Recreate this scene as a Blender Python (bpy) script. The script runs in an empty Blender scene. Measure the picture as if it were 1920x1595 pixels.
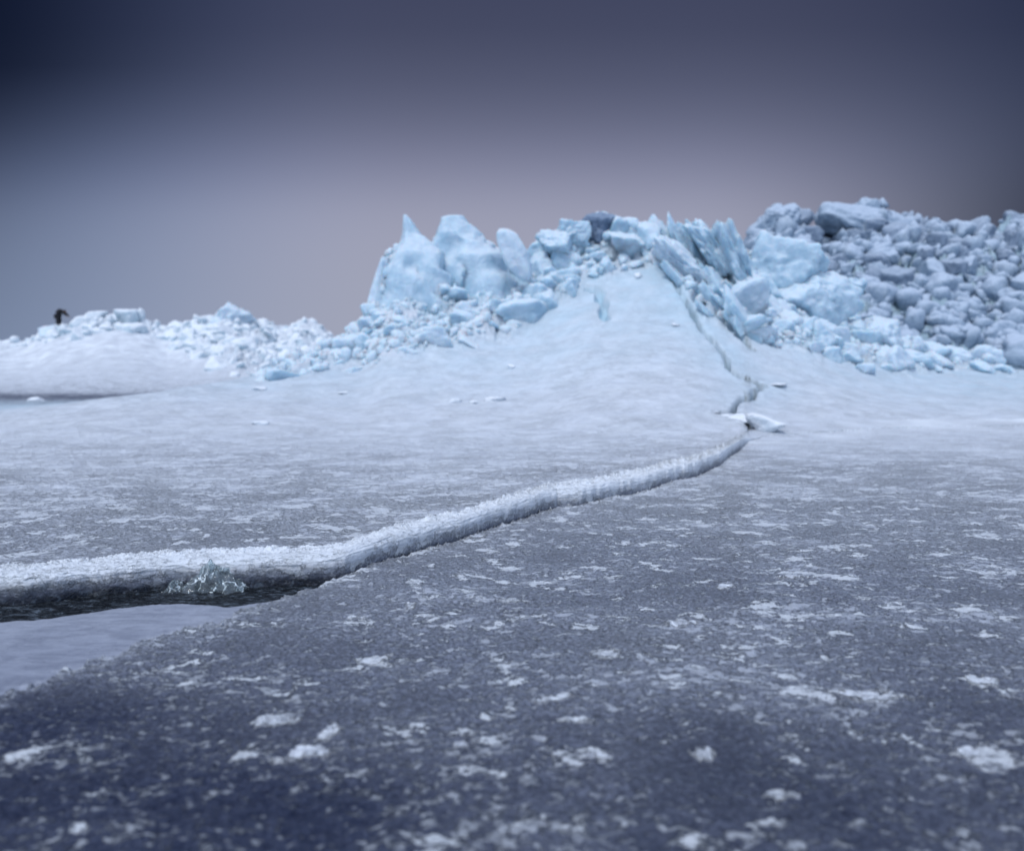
import bpy, math, random
import numpy as np
from mathutils import Vector, Matrix
random.seed(7); RNG = np.random.default_rng(7)
S = bpy.context.scene
COL = S.collection
# ------------------------------------------------------------------ camera model
H = 0.80; F = 1340.0; CX, CY = 960.0, 797.5; HOR = 705.0
TH = math.atan((CY-HOR)/F); CT, ST = math.cos(TH), math.sin(TH)
def proj(X, Y, Z):
    d = Y*CT-(Z-H)*ST
    return CX+F*X/d, CY-F*(Y*ST+(Z-H)*CT)/d
def z_at(py, Y):                        # height seen at picture row py at depth Y
    t = (CY-py)/F
    return H+Y*(t*CT-ST)/(CT+t*ST)
# ------------------------------------------------------------------ noise
def _h(ix, iy, iz, seed):
    n = (ix.astype(np.int64)*374761393+iy.astype(np.int64)*668265263+iz.astype(np.int64)*2147483647+seed*1274126177) & 0xffffffff
    n = ((n ^ (n >> 13))*1274126177) & 0xffffffff
    n = ((n ^ (n >> 16))*2246822519) & 0xffffffff
    n = n ^ (n >> 15)
    return (n & 0xffffff)/float(0xffffff)
def n2(x, y, seed=0):                   # gradient noise, about -1..1
    xi = np.floor(x); yi = np.floor(y); fx = x-xi; fy = y-yi
    ux = fx*fx*fx*(fx*(fx*6-15)+10); uy = fy*fy*fy*(fy*(fy*6-15)+10)
    z = np.zeros_like(xi)
    def g(dx, dy):
        a = _h(xi+dx, yi+dy, z, seed)*6.2831853
        return np.cos(a)*(fx-dx)+np.sin(a)*(fy-dy)
    a = g(0,0); b = g(1,0); c = g(0,1); d = g(1,1)
    return 1.5*((a*(1-ux)+b*ux)*(1-uy)+(c*(1-ux)+d*ux)*uy)
def fbm(x, y, o=4, seed=0, gain=.5):
    s = 0; a = 1; t = 0
    for k in range(o):
        s = s+a*n2(x*2**k+17.3*k, y*2**k-9.1*k, seed+k); t += a; a *= gain
    return s/t
def n3(x, y, z, seed=0):
    xi, yi, zi = np.floor(x), np.floor(y), np.floor(z)
    fx, fy, fz = x-xi, y-yi, z-zi
    ux, uy, uz = [f*f*(3-2*f) for f in (fx, fy, fz)]
    r = 0
    for dx in (0,1):
        for dy in (0,1):
            for dz in (0,1):
                w = (ux if dx else 1-ux)*(uy if dy else 1-uy)*(uz if dz else 1-uz)
                r = r+w*_h(xi+dx, yi+dy, zi+dz, seed)
    return r*2-1
def cells(x, y, seed=0, tilt=.9):       # blocks: each cell has its own height and tilt; returns height, edge distance
    xi, yi = np.floor(x), np.floor(y); z = np.zeros_like(xi)
    best = np.full(x.shape, 9.); sec = np.full(x.shape, 9.); hh = np.zeros(x.shape)
    for dx in (-1,0,1):
        for dy in (-1,0,1):
            cx, cy = xi+dx, yi+dy
            px = cx+.15+.7*_h(cx,cy,z,seed+1); py = cy+.15+.7*_h(cx,cy,z,seed+2)
            ex, ey = x-px, y-py; d = np.sqrt(ex*ex+ey*ey)
            h = (_h(cx,cy,z,seed+3)-.5)+tilt*((_h(cx,cy,z,seed+4)-.5)*ex+(_h(cx,cy,z,seed+5)-.5)*ey)*2
            m = d < best
            sec = np.where(m, best, np.minimum(sec, d)); hh = np.where(m, h, hh); best = np.where(m, d, best)
    return hh, sec-best
def ss(a, b, x):
    t = np.clip((x-a)/(b-a), 0, 1); return t*t*(3-2*t)
def tab(pts, x, sm=0):
    p = np.array(pts, float); r = np.interp(x, p[:,0], p[:,1])
    if sm:
        r = (r+np.interp(x-sm, p[:,0], p[:,1])+np.interp(x+sm, p[:,0], p[:,1])+np.interp(x-sm/2, p[:,0], p[:,1])+np.interp(x+sm/2, p[:,0], p[:,1]))/5
    return r
# ------------------------------------------------------------------ large land forms
C_SKY = [(-200,775),(20,763),(150,754),(300,737),(380,724),(430,716),(500,697),(550,676),(600,650),(650,624),(690,592),(712,545),(730,505),(760,482),(800,474),(850,455),(900,458),(950,474),(1000,476),(1050,456),
         (1100,440),(1200,432),(1300,436),(1350,446),(1385,462),(1420,490),(1460,520),(1520,560),(1570,600),(1620,636),(1700,668),(1800,686),(1900,694),(2100,700),(2600,712)]
C_RID = [(-200,11),(300,12.5),(500,14.5),(700,17),(900,18),(1200,18),(1400,17.5),(1600,17),(1900,17),(2600,17)]
C_FOOT = [(-200,7.5),(400,8),(700,8),(1200,7.2),(1500,8),(1900,9),(2600,11)]
C_POW = [(-200,1.6),(500,1.9),(700,2.6),(900,2.7),(1100,2.2),(1250,2.0),(1400,2.2),(1700,1.8),(2600,1.6)]
R_SKY = [(1250,640),(1340,520),(1385,476),(1400,452),(1450,414),(1480,420),(1510,438),(1545,450),(1580,426),(1612,410),(1660,425),(1720,426),(1760,430),(1800,440),(1850,446),(1880,434),(1930,418),(2100,430),(2400,470),(2900,600)]
L_SKY = [(-700,690),(-300,655),(-60,650),(20,645),(60,640),(100,616),(150,606),(200,596),(240,600),(280,610),(310,624),(350,618),(390,604),(415,593),(440,590),(470,606),(500,613),(520,620),(560,608),(600,602),(680,640),(800,700)]
def land(X, Y):
    Yp = np.maximum(Y, .3); px = CX+F*X/Yp
    # central mound
    zr = z_at(tab(C_SKY, px, 16), tab(C_RID, px, 60))
    rr = tab(C_RID, px, 60); rf = tab(C_FOOT, px, 60); p = tab(C_POW, px, 80)
    s = np.clip((Y-rf)/(rr-rf), 0, 1)
    edge = ss(-250, 250, px)
    a = np.maximum(zr, 0)*s**p*edge
    a = a*(1-ss(0, 1, (Y-rr)/tab([(0,9),(600,6),(1200,6),(1500,9),(2000,10)], px)))
    # right rubble ridge
    zr = z_at(tab(R_SKY, px, 10), 31.)
    s = np.clip((Y-19.5)/(31.-19.5), 0, 1)
    b = np.maximum(zr, 0)*(.82*s**.8+.18*ss(0,1,s))*ss(1180, 1400, px)*(1-ss(0,1,(Y-32)/16))
    # left far ridge
    zr = z_at(tab(L_SKY, px, 8), 50.)
    s = np.clip((Y-34)/(50.-34), 0, 1)
    c = np.maximum(zr, 0)*(s**1.25)*(1-ss(560, 800, px))*(1-ss(0,1,(Y-51)/14))
    return np.maximum(np.maximum(a, b), c)
def place(px, py, ymax=70, ymin=2.0):   # first hit of a picture ray with the land
    Ys = np.geomspace(ymin, ymax, 2500)
    u = (px-CX)/F
    X = u*Ys
    for _ in range(2):
        z = land(X, Ys); d = Ys*CT-(z-H)*ST; X = u*d
    _, q = proj(X, Ys, z)
    k = np.argmax(q <= py) if (q <= py).any() else int(np.argmin(q))
    return float(X[k]), float(Ys[k]), float(z[k])
# ------------------------------------------------------------------ lines on the ice (picture -> ground)
def gline(pts):
    out = []
    for px, py in pts:
        X, Y, z = place(px, py, ymin=.6); out.append((X/Y, Y))
    return np.array(out)
BOT = gline([(-900,1330),(-300,1165),(0,1122),(60,1119),(160,1106),(250,1097),(330,1089),(430,1088),(500,1086),(600,1081),(647,1075),(717,1053),(787,1030),(862,1010),(928,987),(998,965),(1045,952),(1092,950),
             (1162,930),(1209,921),(1303,893),(1350,872),(1385,846),(1405,826),(1430,818),(1500,812),(1700,800),(2300,790)])
GAP = gline([(-900,1390),(-300,1205),(20,1152),(90,1148),(150,1140),(220,1129),(300,1122),(380,1122),(430,1126),(500,1117),(560,1106),(600,1094),(640,1079),(647,1074),(700,1058)])
SMO = gline([(-900,1700),(-300,1420),(0,1310),(60,1285),(130,1258),(200,1232),(260,1207),(330,1181),(420,1165),(450,1150),(540,1120),(600,1096),(640,1080),(647,1074),(700,1058)])
def Lu(t, u): return np.interp(u, t[:,0], t[:,1])
CREV = [(1412,818),(1402,800),(1395,790),(1372,778),(1352,778),(1374,776),(1380,760),(1392,752),(1410,746),(1413,733),(1432,722),(1408,714),(1385,706),(1366,692),(1362,672),(1350,655),(1316,622),(1302,598),(1290,575),(1276,548),(1258,520),(1243,500)]
CREV_W = [place(*p) for p in CREV]
CREV2_W = [place(*p) for p in [(1135,600),(1130,585),(1136,568),(1122,560),(1128,548),(1100,540)]]
CREV3_W = [place(*p) for p in [(1408,650),(1380,625),(1350,600),(1335,570),(1318,545),(1300,520),(1275,492)]]
def seg_dist(X, Y, line):
    D = np.full(X.shape, 1e9)
    for (x0,y0,_), (x1,y1,_) in zip(line[:-1], line[1:]):
        dx, dy = x1-x0, y1-y0; L = dx*dx+dy*dy+1e-9
        t = np.clip(((X-x0)*dx+(Y-y0)*dy)/L, 0, 1)
        D = np.minimum(D, np.hypot(X-x0-t*dx, Y-y0-t*dy))
    return D
RUB = [(-900,640),(-200,650),(20,655),(120,640),(220,620),(300,636),(330,645),(370,668),(410,690),(450,700),(480,712),(560,701),(700,690),(780,672),(850,655),(960,640),(1010,592),(1060,566),(1130,535),(1200,500),(1255,515),(1290,560),(1320,598),(1400,640),(1450,655),(1520,672),(1600,690),(1700,697),(1900,700),(2600,705)]
# ------------------------------------------------------------------ mesh helpers
def mesh_from(name, V, Q, mat, attrs=None, smooth=True, parent=None):
    me = bpy.data.meshes.new(name)
    V = np.asarray(V, np.float32).reshape(-1, 3); Q = np.asarray(Q, np.int32)
    k = Q.shape[1]
    me.vertices.add(len(V)); me.vertices.foreach_set('co', V.ravel())
    me.loops.add(Q.size); me.loops.foreach_set('vertex_index', Q.ravel())
    me.polygons.add(len(Q)); me.polygons.foreach_set('loop_start', np.arange(0, Q.size, k, dtype=np.int32))
    me.polygons.foreach_set('loop_total', np.full(len(Q), k, np.int32))
    me.update(calc_edges=True)
    me.polygons.foreach_set('use_smooth', np.full(len(Q), smooth))
    for a, v in (attrs or {}).items():
        at = me.attributes.new(a, 'FLOAT', 'POINT'); at.data.foreach_set('value', np.asarray(v, np.float32).ravel())
    me.materials.append(mat)
    o = bpy.data.objects.new(name, me); COL.objects.link(o)
    if parent: o.parent = parent
    return o
def grid_quads(nr, nc):
    i = np.arange(nr*nc).reshape(nr, nc)
    return np.stack([i[:-1,:-1], i[:-1,1:], i[1:,1:], i[1:,:-1]], -1).reshape(-1, 4)
def tag(o, label=None, cat=None, group=None, kind=None):
    if label: o['label'] = label
    if cat: o['category'] = cat
    if group: o['group'] = group
    if kind: o['kind'] = kind
    return o
# ------------------------------------------------------------------ materials
def newmat(name):
    m = bpy.data.materials.new(name); m.use_nodes = True
    nt = m.node_tree; nt.nodes.clear()
    out = nt.nodes.new('ShaderNodeOutputMaterial'); b = nt.nodes.new('ShaderNodeBsdfPrincipled')
    nt.links.new(b.outputs[0], out.inputs[0]); return m, nt, b
class NT:
    def __init__(s, nt): s.t = nt; s.geo = nt.nodes.new('ShaderNodeNewGeometry'); s.tc = nt.nodes.new('ShaderNodeTexCoord')
    def l(s, a, b): s.t.links.new(a, b)
    def put(s, sock, v):
        if isinstance(v, (int, float, tuple, list)): sock.default_value = v
        else: s.l(v, sock)
    def noise(s, vec, scale, detail=4, rough=.55, dist=0, ntype='FBM'):
        n = s.t.nodes.new('ShaderNodeTexNoise'); n.inputs['Scale'].default_value = scale; n.inputs['Detail'].default_value = detail
        n.inputs['Roughness'].default_value = rough; n.inputs['Distortion'].default_value = dist
        s.l(vec, n.inputs['Vector']); return n.outputs['Fac']
    def voro(s, vec, scale, feat='F1', rnd=1):
        n = s.t.nodes.new('ShaderNodeTexVoronoi'); n.feature = feat; n.inputs['Scale'].default_value = scale; n.inputs['Randomness'].default_value = rnd
        s.l(vec, n.inputs['Vector']); return n.outputs['Distance']
    def map(s, vec, scale=(1,1,1), rot=(0,0,0)):
        n = s.t.nodes.new('ShaderNodeMapping'); n.inputs['Scale'].default_value = scale; n.inputs['Rotation'].default_value = rot
        s.l(vec, n.inputs['Vector']); return n.outputs[0]
    def m(s, op, a, b=0, c=0, clamp=False):
        n = s.t.nodes.new('ShaderNodeMath'); n.operation = op; n.use_clamp = clamp
        s.put(n.inputs[0], a); s.put(n.inputs[1], b); s.put(n.inputs[2], c); return n.outputs[0]
    def mr(s, v, a, b, c=0, d=1, smooth=True):
        n = s.t.nodes.new('ShaderNodeMapRange'); n.interpolation_type = 'SMOOTHSTEP' if smooth else 'LINEAR'
        s.put(n.inputs[0], v)
        for i, x in enumerate((a, b, c, d)): s.put(n.inputs[i+1], x)
        return n.outputs[0]
    def mix(s, f, a, b, mode='MIX'):
        n = s.t.nodes.new('ShaderNodeMix'); n.data_type = 'RGBA'; n.blend_type = mode
        s.put(n.inputs[0], f)
        s.put(n.inputs[6], a if not isinstance(a, tuple) else (*a, 1)); s.put(n.inputs[7], b if not isinstance(b, tuple) else (*b, 1)); return n.outputs[2]
    def attr(s, name):
        n = s.t.nodes.new('ShaderNodeAttribute'); n.attribute_name = name; return n.outputs['Fac']
    def sep(s, v):
        n = s.t.nodes.new('ShaderNodeSeparateXYZ'); s.l(v, n.inputs[0]); return n.outputs
    def bump(s, h, strength, dist, normal=None):
        n = s.t.nodes.new('ShaderNodeBump'); n.inputs['Strength'].default_value = strength; n.inputs['Distance'].default_value = dist
        s.l(h, n.inputs['Height'])
        if normal is not None: s.l(normal, n.inputs['Normal'])
        return n.outputs[0]
SNOW = (.83,.87,.89)
CYAN = (.30,.60,.70)
def ice_ground_material():
    m, nt, b = newmat('lake_ice'); n = NT(nt)
    P = n.geo.outputs['Position']
    Ps = n.map(P, (.75,1.15,1), (0,0,math.radians(-24)))
    bare, blue, dark, smo, fl = [n.attr(a) for a in ('bare','blue','dark','smoothice','flaky')]
    # frost flakes: crisp small plates + larger scraps
    warp = n.noise(Ps, 60, 3)
    f1 = n.noise(Ps, 26, 7, .68, .1); f2 = n.noise(Ps, 8.5, 9, .72, .15); f3 = n.noise(P, 75, 4, .7); f4 = n.noise(n.map(P,(.7,1.3,1),(0,0,-.3)), 55, 4, .6)
    big = n.noise(Ps, 2.6, 4, .6)
    # threshold falls where the surface is frostier
    frost = n.m('SUBTRACT', 1, bare)
    th1 = n.mr(frost, 0, 1, .555, .40, False)
    th1 = n.m('SUBTRACT', th1, n.m('MULTIPLY', n.m('SUBTRACT', big, .5), .35))
    m1 = n.mr(f1, th1, n.m('ADD', th1, .07))
    th2 = n.m('SUBTRACT', n.mr(frost, 0, 1, .595, .46, False), n.m('MULTIPLY', n.m('SUBTRACT', big, .5), .3))
    m2 = n.mr(f2, th2, n.m('ADD', th2, .035))
    m4 = n.mr(f4, n.m('ADD', th1, .03), n.m('ADD', th1, .08))
    film = n.mr(n.m('ADD', n.m('ADD', n.m('MULTIPLY', f3, .45), n.m('MULTIPLY', f1, .25)), n.m('MULTIPLY', big, .30)), .41, .60)
    snowy = n.m('MAXIMUM', n.m('MULTIPLY', m1, .46), n.m('MULTIPLY', m2, .80))
    snowy = n.m('MAXIMUM', snowy, n.m('MULTIPLY', m4, .30))
    snowy = n.m('MULTIPLY', snowy, n.m('SUBTRACT', 1, smo))
    base_frost = n.m('MULTIPLY', frost, n.mr(film, 0, 1, n.mr(frost,.45,.85,.6,.97), 1.0))
    base_frost = n.m('MULTIPLY', base_frost, n.mr(frost, .45, .88, 1, .70))
    base_frost = n.m('MULTIPLY', base_frost, n.mr(frost, .88, 1, 1, 1.48))
    snowy = n.m('MULTIPLY', snowy, n.mr(frost, .4, .8, 1, .86))
    fac = n.m('MAXIMUM', snowy, base_frost, clamp=True)
    barec = n.mix(n.m('MULTIPLY', film, n.mr(frost, .0, .32, .30, 1)), (.022,.030,.062), (.205,.235,.335))  # bare ice; film dimmed where frost is thin, painted vignette darkening
    barec = n.mix(smo, barec, n.mix(n.mr(n.noise(n.map(P,(.8,2.6,1),(0,0,-.35)), 11, 6, .7, .6), .38, .62), (.17,.19,.25), (.265,.29,.36)))
    c = n.mix(fac, barec, SNOW)
    # pits / dirt dots
    pit = n.mr(n.voro(P, 34), .05, .16)
    pit = n.m('MAXIMUM', pit, n.mr(n.noise(P, 14, 2), .45, .55))
    c = n.mix(n.m('MULTIPLY', n.m('SUBTRACT', 1, pit), n.m('MULTIPLY', bare, .6)), c, (.03,.035,.06))
    bn = n.noise(P, 3.2, 4, .6)
    c = n.mix(n.m('MULTIPLY', blue, n.mr(bn, .3, .6, .65, 1)), c, n.mix(bn, (.33,.53,.63), (.54,.69,.76)))
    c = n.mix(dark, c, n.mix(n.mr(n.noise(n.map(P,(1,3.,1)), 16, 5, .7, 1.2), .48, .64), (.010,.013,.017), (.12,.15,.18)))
    n.l(c, b.inputs['Base Color'])
    ro = n.mr(fac, 0, 1, .34, .85, False)
    ro = n.m('MULTIPLY', ro, n.mr(dark, 0, 1, 1, .45))
    n.l(ro, b.inputs['Roughness'])
    b.inputs['IOR'].default_value = 1.31
    h = n.m('ADD', n.m('MULTIPLY', snowy, .8), n.m('MULTIPLY', f3, .6))
    h = n.m('ADD', h, n.m('MULTIPLY', f1, .9))
    h = n.m('ADD', h, n.m('MULTIPLY', pit, .35))
    h = n.m('MULTIPLY', h, n.mr(smo, 0, 1, 1, .12))
    h = n.m('MULTIPLY', h, n.mr(frost, .6, .88, 1, .38))
    n.l(n.bump(h, 1.0, .018), b.inputs['Normal'])
    return m
def block_material(name, ice, ice2, snow_amt, snowc=(.64,.73,.78), lo=.25, hi=.75):
    m, nt, b = newmat(name); n = NT(nt)
    P = n.geo.outputs['Position']; Z = n.sep(n.geo.outputs['Normal'])[2]
    nz = n.noise(P, 2.6, 5, .6); nf = n.noise(P, 9, 4, .6)
    c0 = n.mix(n.mr(nz, .35, .65), ice, ice2)
    up = n.m('ADD', Z, n.m('MULTIPLY', n.m('SUBTRACT', nf, .5), .9))
    up = n.m('MULTIPLY', n.mr(up, lo, hi), snow_amt)
    c = n.mix(up, c0, snowc)
    n.l(c, b.inputs['Base Color'])
    n.l(n.mr(up, 0, 1, .42, .85, False), b.inputs['Roughness']); b.inputs['IOR'].default_value = 1.31
    wn = nt.nodes.new('ShaderNodeTexNoise'); wn.inputs['Scale'].default_value = 2.2; wn.inputs['Detail'].default_value = 3; nt.links.new(P, wn.inputs['Vector'])
    wv = nt.nodes.new('ShaderNodeVectorMath'); wv.operation = 'MULTIPLY_ADD'; nt.links.new(wn.outputs['Color'], wv.inputs[0]); wv.inputs[1].default_value = (1.1,1.1,1.1); nt.links.new(P, wv.inputs[2])
    vc = n.voro(n.map(wv.outputs[0], (1,1,.7), (.3,.4,0)), 1.7, 'DISTANCE_TO_EDGE'); seam = n.m('MULTIPLY', n.mr(vc, 0, .10), n.mr(nz, .42, .6))
    h = n.m('ADD', n.m('MULTIPLY', nf, .6), n.m('MULTIPLY', n.noise(P, 30, 4, .6), .25))
    h = n.m('ADD', h, n.m('MULTIPLY', seam, .22))
    n.l(n.bump(h, .6, .10), b.inputs['Normal'])
    if name in ('blue_ice', 'pale_ice'):
        b.inputs['Subsurface Weight'].default_value = .4; b.inputs['Subsurface Radius'].default_value = (.10,.28,.36); b.inputs['Subsurface Scale'].default_value = .5
    return m
def simple(name, col, rough=.8, bump=None):
    m, nt, b = newmat(name); n = NT(nt)
    P = n.tc.outputs['Object']
    v = n.noise(P, 12, 4)
    n.l(n.mix(v, tuple(x*.75 for x in col), tuple(min(1,x*1.25) for x in col)), b.inputs['Base Color'])
    b.inputs['Roughness'].default_value = rough
    if bump: n.l(n.bump(n.noise(P, bump, 4), .5, .01), b.inputs['Normal'])
    return m
M_GROUND = ice_ground_material()
M_CYAN = block_material('blue_ice', (.35,.51,.62), (.53,.67,.76), .92, lo=.15, hi=.85)
M_GREY = block_material('grey_blue_ice', (.22,.30,.39), (.37,.46,.55), .85, (.52,.60,.69), .1, .9)  # heap albedo lowered, partly shading and vignette put into the colour
M_PALE = block_material('pale_ice', (.44,.57,.67), (.64,.74,.81), .95, lo=.1, hi=.8)
M_GREY_VIG = block_material('grey_blue_ice_vignetted', (.16,.215,.29), (.27,.34,.43), .8, (.42,.49,.57), .1, .95)  # darker copy for the upper heap, vignette darkening put into the colour
M_DARKB = block_material('dirty_ice', (.11,.16,.24), (.2,.27,.37), .4, (.34,.42,.52))
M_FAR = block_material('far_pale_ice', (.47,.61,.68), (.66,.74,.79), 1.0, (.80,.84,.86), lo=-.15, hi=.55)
M_SNOW = block_material('snow_crust', (.60,.68,.74), (.72,.76,.80), 1.0, (.80,.83,.85))
# ------------------------------------------------------------------ ground sheets
NC = 1500
U = np.concatenate([-np.geomspace(3.0, .78, 50)[:-1], np.linspace(-.78, .78, NC), np.geomspace(.78, 3.0, 50)[1:]])
Yb = Lu(BOT, U)
Yb = Yb*(1+.004*fbm(U*22, U*0, 3, 11))
fadeR = 1-ss((1385-CX)/F, (1420-CX)/F, U)       # ledge dies out at its right end
def micro(X, Y):
    r = fbm(X*6, Y*8, 3, 21)*.010+fbm(X*22, Y*26, 4, 22, .6)*.009+fbm(X*1.1, Y*1.1, 2, 23)*.02
    return r*(1-ss(12, 30, Y)*.3)
def rubble(X, Y, Z):
    px, py = proj(X, Y, Z)
    jit = fbm(X*1.5, Y*1.5, 3, 31)*14
    m = ss(8, -30, py-tab(RUB, px)+jit*1.6)
    m = m*ss(9.5, 11.5, Y)
    return m, px, py
def relief(X, Y, Z):
    m, px, py = rubble(X, Y, Z)
    far = ss(22, 45, Y); rgt = ss(1400, 1620, px)*ss(18, 21, Y)
    sc = 1.0-.45*far
    wx = X+.35*fbm(X*1.3, Y*1.3, 3, 41); wy = Y+.35*fbm(X*1.3+40, Y*1.3, 3, 42)
    h1, e1 = cells(wx*1.0*sc, wy*.8*sc, 51); h2, e2 = cells(wx*2.4*sc, wy*2.0*sc, 55); h3, e3 = cells(wx*5.5*sc, wy*5*sc, 59)
    amp = .34+.5*far+.25*rgt
    d = amp*(h1*ss(0,.12,e1)+.6*h2*ss(0,.12,e2)+.32*h3*ss(0,.15,e3))+.10*fbm(X*3, Y*3, 5, 61, .6)
    d = d*(1-.35*ss(1000,800,px)*ss(560,600,py))
    return m, d*m, px, py, np.minimum(ss(0,.2,e1), ss(0,.22,e2)), rgt
def crevs(X, Y):
    w = 1+.5*fbm(X*5, Y*5, 3, 71)
    X = X+.05*fbm(X*9, Y*9, 4, 72, .65); Y = Y+.06*fbm(X*9, Y*9, 4, 73, .65)
    a = seg_dist(X, Y, CREV_W); sel = ss(7.5, 12, Y)
    g1 = ss(.042, .018, a/(w*(1+.6*sel)))*(1-.5*ss(13,16,Y))*(.25+.75*ss(-.35,.0,fbm(X*2.6,Y*2.6,3,74)+.5*ss(11,9,Y)))
    c = seg_dist(X, Y, CREV2_W); g2 = ss(.12, .04, c/w)
    e = seg_dist(X, Y, CREV3_W); g3 = ss(.10, .03, e/w)
    return a, g1, g2, g3
def frost_vignette(X, Y):
    return .07+.20*ss(1.2,2.4,Y)+.34*ss(2.0, 5.2, Y)+.27*ss(4., 9., Y)+.12*ss(8.,14,Y)+.16*fbm(X*.9, Y*.9, 4, 86)*(1-.7*ss(7,12,Y))  # frost thins towards the camera, partly to paint vignette darkening in
# lower sheet (in front of the crack)
def build_lower():
    NR = 760
    t = np.linspace(0, 1, NR)[:,None]
    U2 = U[None,:]
    y0 = 1072/1150.; 
    Yend = Yb[None,:]+.0
    sc0, sc1 = 1072/.62, 1072/Yend
    main = 1072/(sc0+(sc1-sc0)*t)
    under = Yend+np.linspace(.015, .35, 12)[:,None]
    Y = np.concatenate([main, np.broadcast_to(under, (12, len(U)))], 0); X = U2*Y
    g = Lu(GAP, U)[None,:]; s = Lu(SMO, U)[None,:]
    jag = .05*fbm(X*5, Y*5, 5, 81, .7)
    left = ss((700-CX)/F, (600-CX)/F, U2+0*Y)
    gap = ss(-.02, .015, Y-g+.5*jag)*left
    jj = (jag+.05*n2(X*20, Y*20, 83))
    smo = ss(-.012, .012, Y-s+jj)*left*(1-gap)
    edge = np.exp(-((Y-s+jj)/.05)**2)*left*(1-gap)
    Z = land(X, Y)
    mic = micro(X, Y)*(1-.88*smo)*(1-.5*gap)
    Z = Z+mic-.018*smo-.030*gap-.022*left*(1-smo)*gap*0+.006*gap*fbm(X*14, Y*40, 4, 82, .6)+edge*.006*(.2+1.6*fbm(X*40,Y*40,3,84))
    # broken lip along the contact with the raised sheet
    d = Yend-Y
    Z = Z+.012*np.exp(-(d/.05)**2)*fbm(X*30, Y*30, 3, 85)*(1-gap)
    Z[-12:] = Z[NR-1]-np.linspace(.004, .12, 12)[:,None]
    px, py = proj(X, Y, Z)
    # how frosted the surface is; nearest and lower-left ice dimmed as painted vignette
    dd = np.hypot(X-.3, Y-3.6)
    fr = frost_vignette(X, Y)+.08*np.exp(-(d/.18)**2)*(1-ss(6,8,Y))
    fr = fr-.10*ss(.9,-1.2,X)*ss(2.6,1.4,Y)  # lower-left corner dimmed, vignette painted through the frost amount
    crumb = ss(.15,.45,fbm(X*42, Y*42, 4, 88, .7))*np.exp(-(d/.04)**2)*(1-gap)
    Z[:NR] += (.014*crumb)[:NR]
    fr = fr+.8*crumb
    fr = fr+edge*.25*(1+fbm(X*50,Y*50,3,87)*2)
    fr = fr*(1-.4*smo)
    bare = np.clip(1-fr, 0, 1)
    z0 = np.zeros_like(X)
    return mesh_from('lower_ice_sheet', np.stack([X,Y,Z],-1), grid_quads(*X.shape), M_GROUND,
        dict(bare=bare, blue=z0, dark=gap, smoothice=smo, flaky=z0))
tag(build_lower(), kind='structure')
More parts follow.
